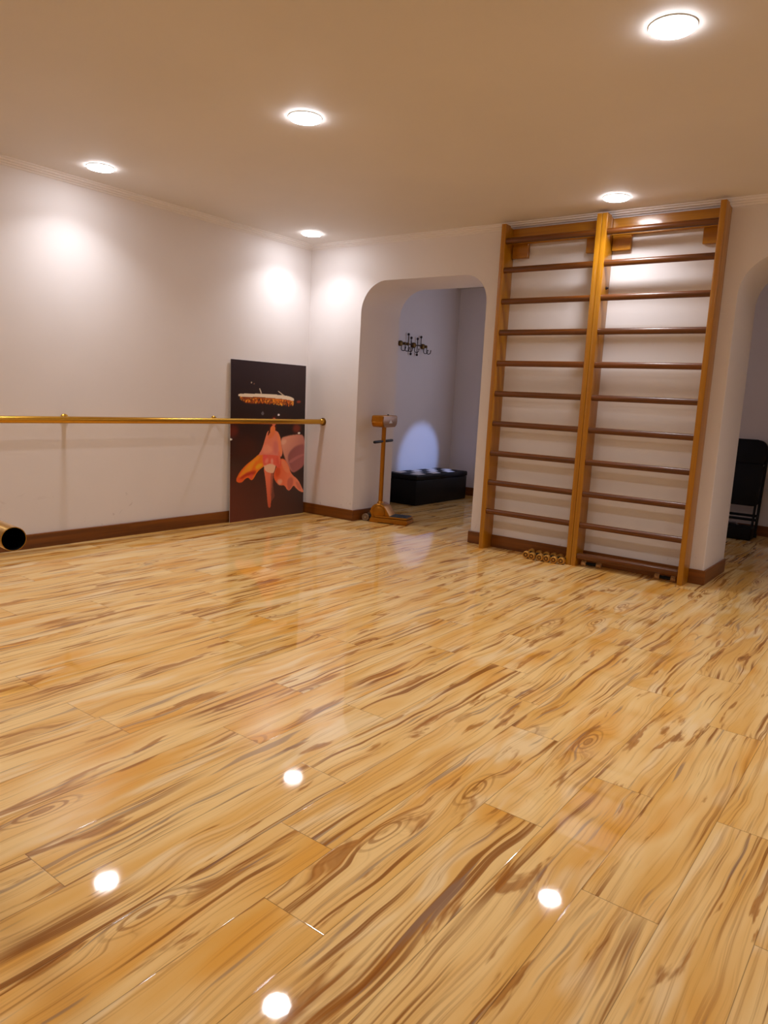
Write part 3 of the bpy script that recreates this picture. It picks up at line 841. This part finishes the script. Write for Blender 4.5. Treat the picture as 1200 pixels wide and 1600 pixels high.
# ------------------------------------------------------------------ folded chair and box seen through the right archway
def chair():
    t = thing('folding_chair', 'black folding chair leaning on the rear wall beyond the right archway', 'chair', (3.37, 2.45, 0))
    def pl(x, s, z):    # point on the leaning plane: s pushes out from it
        return Vector((x, 2.48 + .16 * z / .92 - s, z))
    x0, x1 = 3.135, 3.590
    bm = bm_new()
    r = .013
    lp = [pl(x0, 0, .012), pl(x0, 0, .80), pl(x0 + .03, 0, .885), pl(x0 + .10, 0, .918), pl(x1 - .10, 0, .918), pl(x1 - .03, 0, .885), pl(x1, 0, .80), pl(x1, 0, .012)]
    sm = []
    for i, p in enumerate(lp):
        sm.append(p)
    add_tube(bm, sm, r, 12); obj('front_frame', bm, M['black'], t)
    def panel(name, xa, xb, za, zb, s, th, rad):
        bm = bm_new()
        loop = []
        for cx, cz, a0 in ((xb - rad, zb - rad, 0), (xa + rad, zb - rad, PI / 2), (xa + rad, za + rad, PI), (xb - rad, za + rad, 1.5 * PI)):
            for k in range(7):
                a = a0 + PI / 2 * k / 6; loop.append((cx + rad * math.cos(a), cz + rad * math.sin(a)))
        f = [bm.verts.new(pl(x, s + th, z)) for x, z in loop]; b = [bm.verts.new(pl(x, s, z)) for x, z in loop]
        ff = bm.faces.new(f); fb = bm.faces.new(b[::-1])
        n = len(loop)
        for k in range(n): bm.faces.new((f[k], b[k], b[(k + 1) % n], f[(k + 1) % n]))
        bmesh.ops.bevel(bm, geom=list(ff.edges), offset=.008, segments=2, profile=.5, affect='EDGES')
        return obj(name, bm, M['leather'], t)
    panel('backrest', x0 + .004, x1 - .004, .66, .926, -.012, .035, .085)
    panel('seat', x0 + .002, x1 - .002, .300, .700, .022, .035, .05)
    for xx in (x0 + .03, x1 - .03):
        bm = bm_new(); add_tube(bm, [pl(xx, .03, .012), pl(xx, .03, .32)], .011, 10); obj('rear_leg', bm, M['black'], t)
    for z, s in ((.205, .0), (.17, .03)):
        bm = bm_new(); add_tube(bm, [pl(x0, s, z), pl(x1, s, z)], .013, 10); obj('crossbar', bm, M['black'], t)
    for xx in (x0, x1):
        bm = bm_new(); add_tube(bm, [pl(xx, 0, 0.0005), pl(xx, 0, .04)], .018, 12); obj('foot_cap', bm, M['black'], t)
    t2 = thing('storage_box', 'low black box on the floor in front of the folding chair legs', 'box', (3.36, 2.32, 0))
    bm = bm_new(); add_box(bm, (3.10, 2.22, .001), (3.60, 2.40, .128), .02, 3); obj('body', bm, M['leather'], t2)
    bm = bm_new(); add_tube(bm, [(3.36, 2.30, .126), (3.39, 2.30, .148), (3.44, 2.30, .148), (3.47, 2.30, .126)], .009, 10); obj('highlight_bar', bm, simple('grey_highlight', srgb(120, 116, 118), .3, .5), t2)  # grey loop stands in for a highlight on the box
chair()

# ------------------------------------------------------------------ light
def lamp(name, typ, loc, energy, col, **kw):
    d = bpy.data.lights.new(name, typ); d.energy = energy; d.color = col
    for k, v in kw.items(): setattr(d, k, v)
    o = bpy.data.objects.new(name, d); COL.objects.link(o); o.location = loc; return o
def aim(o, tgt): o.rotation_euler = (Vector(tgt) - o.location).to_track_quat('-Z', 'Y').to_euler()
o = lamp('added_blue_beam', 'SPOT', (2.2, 2.42, 1.35), 52, (0.32, 0.47, 1.0), spot_size=math.radians(22), spot_blend=0.5, shadow_soft_size=0.03)  # blue spot without a fitting, added to throw the patch on the alcove wall
aim(o, (0, 1.97, .46))

w = bpy.data.worlds.new('world'); sc.world = w; w.use_nodes = True
bg = w.node_tree.nodes['Background']; bg.inputs[0].default_value = (0.6, 0.65, 0.8, 1); bg.inputs[1].default_value = 0.05

# ------------------------------------------------------------------ camera
cam = bpy.data.cameras.new('camera'); co = bpy.data.objects.new('camera', cam); COL.objects.link(co)
cam.sensor_fit = 'HORIZONTAL'; cam.sensor_width = 36.0; cam.lens = 36.0 * 1140.22 / 1200.0
cam.clip_start = 0.02; cam.clip_end = 60
Rm = Matrix.Rotation(0.64115, 4, 'Z') @ Matrix.Rotation(1.41522, 4, 'X') @ Matrix.Rotation(0.051755, 4, 'Z')
co.matrix_world = Matrix.Translation((4.8717, -5.1993, 1.15)) @ Rm
sc.camera = co

for o in list(sc.objects):
    if '_o' in o: del o['_o']
sc.view_settings.view_transform = 'Standard'; sc.view_settings.look = 'None'
sc.view_settings.exposure = 1.13; sc.view_settings.gamma = 1.0; sc.view_settings.use_curve_mapping = False
sc.render.engine = 'CYCLES'
sc.cycles.max_bounces = 8; sc.cycles.diffuse_bounces = 6; sc.cycles.sample_clamp_indirect = 6.0
sc.cycles.use_denoising = True
